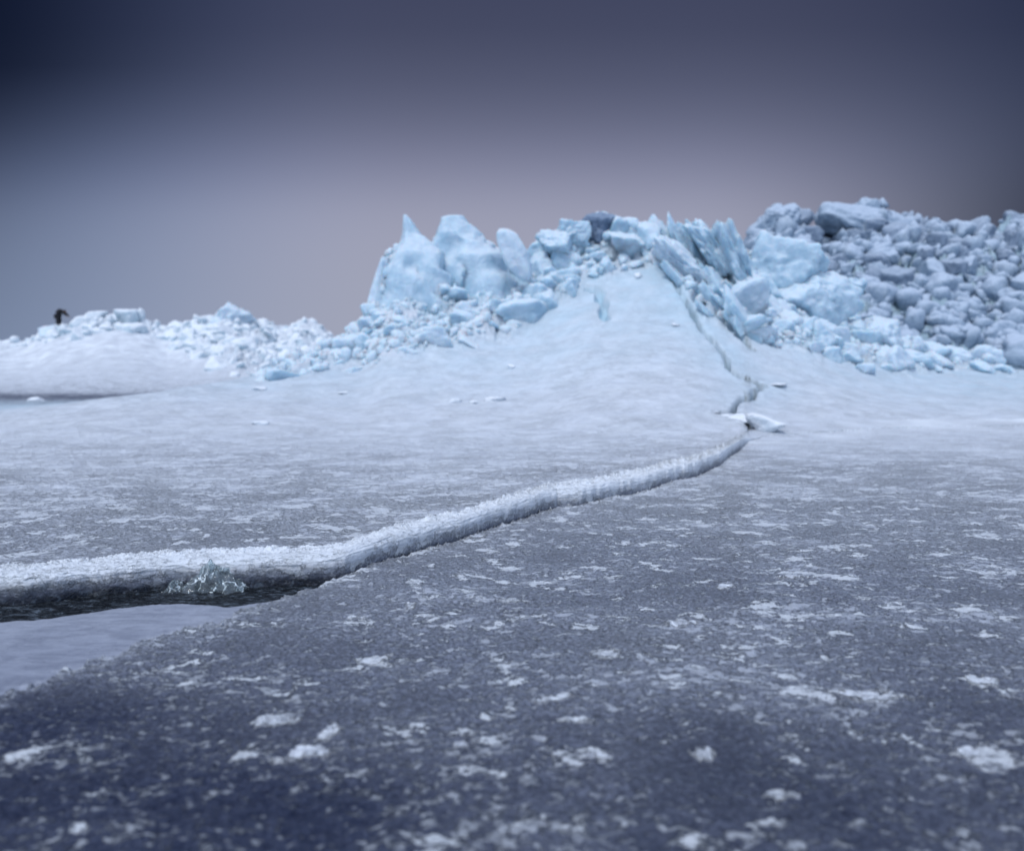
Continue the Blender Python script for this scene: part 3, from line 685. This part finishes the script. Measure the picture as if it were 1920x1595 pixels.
# ------------------------------------------------------------------ snow patches frozen on the near ice
def patch(px, py, w, hgt, ang, label, seed):
    # irregular crusty plate about w px wide in the picture
    Y = 1072/(py-HOR); X = (px-CX)/F*Y; s = Y/F; W = w*s*.5; D = hgt*s*.5*(Y/H)
    n = 96; g = np.linspace(-1.6, 1.6, n); A, B = np.meshgrid(g, g)
    a = math.radians(ang); ca, sa = math.cos(a), math.sin(a)
    lx, ly = A*W, B*D; wx, wy = X+lx, Y+ly+math.tan(a)*lx
    f = .86-np.hypot(A+.25*n2(wx*20+seed,wy*20,5), B+.3*n2(wx*20,wy*20+seed,6))
    fs = 2.2/max(W, .02)*.35
    f = f+.62*fbm(wx*fs+seed, wy*fs, 6, 200+seed, .72)+.75*fbm(wx*45, wy*45, 4, 300+seed, .7)
    k = ss(-.02, .30, f)
    z = micro(wx, wy)-.009+.013*ss(-.05,.25,f)+.003*k*fbm(wx*60, wy*60, 3, 210)
    keep = (f > -.10)&(np.abs(A)<1.55)&(np.abs(B)<1.55)
    idx = -np.ones(A.shape, int); idx[keep] = np.arange(keep.sum())
    Q = grid_quads(n, n); flat = idx.ravel()[Q]; Q = flat[(flat >= 0).all(1)]
    V = np.stack([wx, wy, z], -1)[keep]; zz = np.zeros(keep.sum())
    o = mesh_from('snow_patch', V, Q, M_GROUND, dict(bare=np.clip(.82-.68*k[keep]-.25*k[keep]*fbm(wx*30,wy*30,4,220,.7)[keep],.03,1), blue=zz, dark=zz, smoothice=zz, flaky=zz)); return tag(o, label, 'snow patch')
PL = [(690,1243,92,20,16,'bright elongated snow patch nearest the middle, tilted up to its right'),
 (1132,1238,86,24,4,'triangular snow patch right of the middle of the dark ice'),
 (1280,1181,84,18,6,'flat snow patch up and right of the triangular one'),
 (1366,1107,46,12,12,'small bright snow patch high on the right of the dark ice'),
 (1495,1090,66,12,8,'thin snow patch, uppermost on the right of the dark ice'),
 (568,1436,130,40,22,'largest ragged snow patch at lower left, blurred'),
 (606,1395,50,46,30,'upright arm of snow just above the largest ragged patch'),
 (1042,1330,112,18,20,'long slanting streak of snow in the lower middle'),
 (1650,1322,150,36,4,'wide broken snow patch at lower right'),
 (1865,1288,80,26,20,'snow patch by the right edge of the view'),
 (1842,1436,70,40,8,'blurred snow patch in the lower right corner'),
 (1335,1448,60,26,8,'blurred round snow patch in the lower right, left of centre line of the corner'),
 (1140,1450,40,20,6,'blurred small snow patch at the lower middle'),
 (765,1148,28,14,0,'very small bright snow patch below the raised edge'),
 (955,1137,74,9,4,'narrow snow streak below the middle of the raised edge'),
 (890,1008,60,11,10,'bright snow scrap touching the foot of the raised edge'),
 (660,1168,54,7,4,'narrow snow streak left of the very small patch'),
 (1080,1375,90,12,8,'faint snow streak under the long slanting streak'),
 (860,1422,44,12,10,'small pale snow patch left of the lower middle'),
 (500,1370,110,30,14,'faint broken snow patch above the largest ragged one'),
 (1480,1530,90,20,6,'blurred snow patch at the bottom edge, right of middle'),
 (700,1080,8,4,0,None)]
for i, (px, py, w, hh, a, lab) in enumerate(PL):
    if lab: patch(px, py, w, hh, a*.9, lab, i*7)
# ------------------------------------------------------------------ clear ice shards in the gap
m, nt, b = newmat('clear_ice'); n_ = NT(nt)
b.inputs['Base Color'].default_value = (.78,.86,.88,1); b.inputs['Roughness'].default_value = .06; b.inputs['IOR'].default_value = 1.31
b.inputs['Transmission Weight'].default_value = .93
n_.l(n_.bump(n_.noise(n_.geo.outputs['Position'], 30, 2), .6, .01), b.inputs['Normal'])
li = n_.m('ABSOLUTE', n_.m('SUBTRACT', n_.noise(n_.geo.outputs['Position'], 22, 2, .5), .5)); wl = n_.mr(li, .004, .018, 1, 0)
n_.l(n_.m('SUBTRACT', .93, n_.m('MULTIPLY', wl, .9)), b.inputs['Transmission Weight'])  # white frost lines, also standing in for glassy highlights
M_CLEAR = m
def shard(px, py, w, h, name, label, seed, crest):
    # crumpled plate of clear ice: heightfield ridge with thickness
    Y = (1072+(.03*F))/(py-HOR); X = (px-CX)/F*Y; s = Y/F; nx, ny = 110, 60
    gx = np.linspace(-1, 1, nx); gy = np.linspace(-1, 1, ny); A, B = np.meshgrid(gx, gy)
    W = w*s/2; D = .055
    top = np.interp(A, [c[0] for c in crest], [c[1] for c in crest])*h*s
    wx = X+A*W; r = np.clip(1-np.abs(B+.25*n2(A*3+seed, A*0, seed))*1.0, 0, 1)
    z = top*r**.7*(1+.25*n2(wx*30, B*2, seed+1))+.012*(1-2*np.abs(n2(wx*22+B*1.2, B*1.6+wx*6, seed+2)))*r
    dx = .012*n2(wx*30, B*2+7, seed+3); dy = .018*n2(wx*26, B*2+3, seed+4)
    V1 = np.stack([wx+dx, Y+B*D+dy, z-.035], -1); V2 = V1-np.array([0,-.001,.005])
    i1 = grid_quads(ny, nx); i2 = i1[:, ::-1]+nx*ny
    b_ = []
    def ring(ids):
        for p, q in zip(ids[:-1], ids[1:]): b_.append((p, q, q+nx*ny, p+nx*ny))
    g = np.arange(nx*ny).reshape(ny, nx); ring(g[0][::-1]); ring(g[-1]); ring(g[:,0]); ring(g[:,-1][::-1])
    o = mesh_from(name, np.concatenate([V1.reshape(-1,3), V2.reshape(-1,3)]), np.vstack([i1, i2, np.array(b_)]), M_CLEAR)
    return tag(o, label, 'ice shard')
shard(388, 1110, 124, 52, 'clear_ice_shard', 'crumpled clear ice shard standing up in the dark gap', 3, [(-1,0),(-.75,.25),(-.45,.6),(-.2,.92),(0,1),(.2,.9),(.5,.7),(.75,.4),(1,0)])
shard(425, 1104, 72, 36, 'clear_ice_shard', 'curled glassy ice fragment on the right slope of the tall clear shard', 9, [(-1,.1),(-.4,.9),(0,.5),(.4,.8),(1,0)])
shard(318, 1112, 36, 22, 'clear_ice_shard', 'small clear ice fragment left of the tall clear shard', 15, [(-1,0),(-.2,1),(.4,.5),(1,0)])
shard(728, 1046, 16, 16, 'clear_ice_shard', 'tiny glassy chip in the foot of the raised edge, left one', 23, [(-1,0),(-.2,1),(.4,.7),(1,0)])
shard(937, 986, 22, 22, 'clear_ice_shard', 'tiny glassy chip in the foot of the raised edge near its middle', 27, [(-1,0),(-.2,1),(.4,.7),(1,0)])
# ------------------------------------------------------------------ the figure on the far left ridge
M_CLOTH = simple('black_cloth', (.012,.012,.015), .85, 30); M_SKIN = simple('skin', (.26,.16,.12), .6)
M_BOOT = simple('black_boots', (.01,.01,.012), .6); M_HAT = simple('black_wool_hat', (.012,.012,.014), .95, 60)
def skinned(name, verts, edges, mat, root=0, parent=None, sub=2):
    me = bpy.data.meshes.new(name); me.from_pydata([v[:3] for v in verts], edges, []); me.materials.append(mat)
    o = bpy.data.objects.new(name, me); COL.objects.link(o)
    md = o.modifiers.new('Skin', 'SKIN'); md.use_smooth_shade = True
    sv = me.skin_vertices[0].data
    for i, v in enumerate(verts):
        r = v[3]; sv[i].radius = (r, r) if not isinstance(r, tuple) else r; sv[i].use_root = (i == root)
    s = o.modifiers.new('Subdivision', 'SUBSURF'); s.levels = s.render_levels = sub
    if parent: o.parent = parent
    return o
def person():
    # bent forward from the hips towards the right of the view (+x), arms reaching down
    hip = (-.02,0,.88); B = [(*hip,.13),(.10,0,1.02,.135),(.24,0,1.14,.14),(.36,0,1.20,.15),(.45,0,1.21,.062),(.50,0,1.20,.055)]
    E = [(0,1),(1,2),(2,3),(3,4),(4,5)]
    head = [(.58,0,1.17,.092),(.66,0,1.12,.085),(.70,0,1.07,.05)]
    B = [(*v[:3], v[3]*.8) for v in B]
    i = len(B); B += head; E += [(5,i),(i,i+1),(i+1,i+2)]
    nose = len(B); B.append((.715,0,1.115,.018)); E.append((i+1,nose))
    limb = {}
    for sgn, kn, an, to in ((-1,(.04,-.11,.47),(-.02,-.12,.09),(.14,-.13,.03)), (1,(.10,.12,.49),(.12,.13,.09),(.28,.14,.03))):
        j = len(B); B += [(.0,.08*sgn,.82,.07),(*kn,.055),(*an,.045),(*to,.035)]; E += [(0,j),(j,j+1),(j+1,j+2),(j+2,j+3)]
        j = len(B)
        el = (.58+.03*sgn,.20*sgn,.98); wr = (.80+.04*sgn,.17*sgn,.76); pm = (.86+.04*sgn,.17*sgn,.70)
        B += [(.36,.17*sgn,1.18,.07),(*el,.048),(*wr,.03),(*pm,(.04,.02))]; E += [(3,j),(j,j+1),(j+1,j+2),(j+2,j+3)]
        for q in range(5):
            f = len(B); y = pm[1]+(q-2)*.019
            if q == 4: a = (pm[0]-.03,pm[1]+.035*-sgn,pm[2]-.005); b2 = (pm[0]-.035,pm[1]+.05*-sgn,pm[2]-.04)
            else: a = (pm[0]+.035,y,pm[2]-.045); b2 = (pm[0]+.03,y,pm[2]-.085+.006*abs(q-1.5))
            B += [(*a,.009),(*b2,.008)]; E += [(j+3,f),(f,f+1)]
    o = skinned('person', B, E, M_SKIN)
    jk = [(-.04,0,.86,.25),(.10,0,1.04,.27),(.24,0,1.17,.27),(.36,0,1.22,.25),(.45,0,1.23,.14)]; je = [(0,1),(1,2),(2,3),(3,4)]
    for sgn in (-1,1):
        j = len(jk); jk += [(.37,.18*sgn,1.18,.12),(.58+.03*sgn,.20*sgn,.98,.085),(.80+.04*sgn,.17*sgn,.76,.06)]; je += [(3,j),(j,j+1),(j+1,j+2)]
    skinned('jacket', jk, je, M_CLOTH, parent=o)
    tr = [(-.03,0,.84,.23)]; te = []
    for sgn, kn, an in ((-1,(.04,-.11,.47),(-.02,-.12,.12)), (1,(.10,.12,.49),(.12,.13,.12))):
        j = len(tr); tr += [(.0,.10*sgn,.76,.19),(*kn,.15),(*an,.13)]; te += [(0,j),(j,j+1),(j+1,j+2)]
    skinned('trousers', tr, te, M_CLOTH, parent=o)
    for an, to in (((-.02,-.12,.09),(.16,-.13,.04)), ((.12,.13,.09),(.30,.14,.04))):
        skinned('boot', [(an[0],an[1],.2,.11),(an[0]-.02,an[1],.07,.10),(*to,.06)], [(0,1),(1,2)], M_BOOT, parent=o)
    skinned('hat', [(.52,0,1.22,.10),(.58,0,1.19,.125),(.64,0,1.16,.105)], [(0,1),(1,2)], M_HAT, parent=o)
    return o
pp = person()
Yp = 49.6; s = Yp/F
pp.scale = (.80,.80,.80)
pp.location = ((115-CX)*s, Yp, float(z_at(609, Yp))); pp.rotation_euler = (0,0,math.radians(10))
tag(pp, 'person in black bending forward with arms reaching down, on top of the far left ridge', 'person')
boulder('ice_boulder', 122, 622, 60, 24, 49.8, M_PALE, 'snowy boulder the bent figure stands on', 'ice boulder', 61, (0,0,.3), p=7)
# ------------------------------------------------------------------ camera
cam = bpy.data.cameras.new('camera'); co = bpy.data.objects.new('camera', cam); COL.objects.link(co)
cam.sensor_fit = 'HORIZONTAL'; cam.sensor_width = 70; cam.lens = 70*F/1920
co.location = (0,0,H); co.rotation_euler = (math.pi/2-TH, 0, 0); cam.clip_start = .05; cam.clip_end = 20000
cam.dof.use_dof = True; cam.dof.focus_distance = 3.3; cam.dof.aperture_fstop = 2.9
S.camera = co
# ------------------------------------------------------------------ light and sky
SUN_EL, SUN_AZ = 56, 212        # high, soft, from behind and left of the camera
sd = bpy.data.lights.new('sun', 'SUN'); sd.energy = 1.5; sd.angle = math.radians(20); sd.color = (.98,.985,1)
so = bpy.data.objects.new('sun', sd); COL.objects.link(so)
az = math.radians(SUN_AZ); el = math.radians(SUN_EL)
dirv = Vector((math.sin(az)*math.cos(el), math.cos(az)*math.cos(el), math.sin(el)))
so.rotation_euler = dirv.to_track_quat('Z','Y').to_euler()
W = bpy.data.worlds.new('World'); S.world = W; W.use_nodes = True; nt = W.node_tree; nt.nodes.clear()
out = nt.nodes.new('ShaderNodeOutputWorld'); bg = nt.nodes.new('ShaderNodeBackground')
sky = nt.nodes.new('ShaderNodeTexSky'); sky.sky_type = 'NISHITA'; sky.sun_disc = False; sky.sun_elevation = el; sky.sun_rotation = az
bgs = nt.nodes.new('ShaderNodeBackground'); nt.links.new(sky.outputs[0], bgs.inputs[0]); bgs.inputs[1].default_value = .05
n = NT.__new__(NT); n.t = nt
tc = nt.nodes.new('ShaderNodeTexCoord'); D = tc.outputs['Generated']; x, y, z = n.sep(D)
def dot(v):
    k = nt.nodes.new('ShaderNodeVectorMath'); k.operation = 'DOT_PRODUCT'; nt.links.new(D, k.inputs[0]); k.inputs[1].default_value = v; return k.outputs['Value']
# twilight: pale mauve low over the ridge, deep blue above, darkest to the left
yy = n.m('MAXIMUM', y, .05); hx = n.m('DIVIDE', x, yy); hz = n.m('DIVIDE', z, yy)
ramp = nt.nodes.new('ShaderNodeValToRGB'); nt.links.new(hz, ramp.inputs[0])
cr = ramp.color_ramp; cr.interpolation = 'B_SPLINE'
pts_ = [(.05,(.36,.375,.465)),(.15,(.352,.364,.46)),(.22,(.335,.345,.45)),(.28,(.225,.238,.34)),(.34,(.135,.146,.22)),(.40,(.088,.097,.155)),(.47,(.058,.065,.11)),(.60,(.045,.051,.095)),(.8,(.04,.045,.09))]
cr.elements[0].position = pts_[0][0]; cr.elements[0].color = (*pts_[0][1],1); cr.elements[1].position = pts_[-1][0]; cr.elements[1].color = (*pts_[-1][1],1)
for p, c in pts_[1:-1]:
    e = cr.elements.new(p); e.color = (*c,1)
la = n.mr(hz, .02, .42, -1.55, -.76, False); ra = n.mr(hz, .2, .47, .84, 1.2)
fl_ = n.mr(hx, la, -.20); fr_ = n.m('SUBTRACT', 1, n.mr(hx, .22, ra))
az_f = n.m('ADD', n.m('MULTIPLY', n.m('MULTIPLY', fl_, fr_), .89), .11)
mul = nt.nodes.new('ShaderNodeVectorMath'); mul.operation = 'SCALE'; nt.links.new(n.mix(n.m('MULTIPLY', n.mr(hx,-.75,-.1), n.mr(hx,1.1,.3)), n.mix(1.0, ramp.outputs[0], (.78,.95,1.12), 'MULTIPLY'), ramp.outputs[0]), mul.inputs[0]); nt.links.new(az_f, mul.inputs['Scale'])
flo = nt.nodes.new('ShaderNodeVectorMath'); flo.operation = 'ADD'; nt.links.new(mul.outputs[0], flo.inputs[0]); flo.inputs[1].default_value = (0,.002,.012)
front = n.mr(y, .30, .55); lowc = flo.outputs[0]
hi = n.mix(n.mr(z, -.1, .9), (.29,.37,.54), (.50,.61,.88))  # unseen sky behind and overhead, brightened to light the ice
c = n.mix(front, hi, lowc)
nt.links.new(c, bg.inputs[0]); bg.inputs[1].default_value = 1.0
mixs = nt.nodes.new('ShaderNodeMixShader'); nt.links.new(front, mixs.inputs[0]); 
addn = nt.nodes.new('ShaderNodeAddShader'); nt.links.new(bg.outputs[0], addn.inputs[0]); nt.links.new(bgs.outputs[0], addn.inputs[1])
nt.links.new(addn.outputs[0], mixs.inputs[1]); nt.links.new(bg.outputs[0], mixs.inputs[2])
nt.links.new(mixs.outputs[0], out.inputs[0])
S.view_settings.view_transform = 'Standard'; S.view_settings.look = 'None'; S.view_settings.exposure = 0; S.view_settings.gamma = 1
S.render.engine = 'CYCLES'
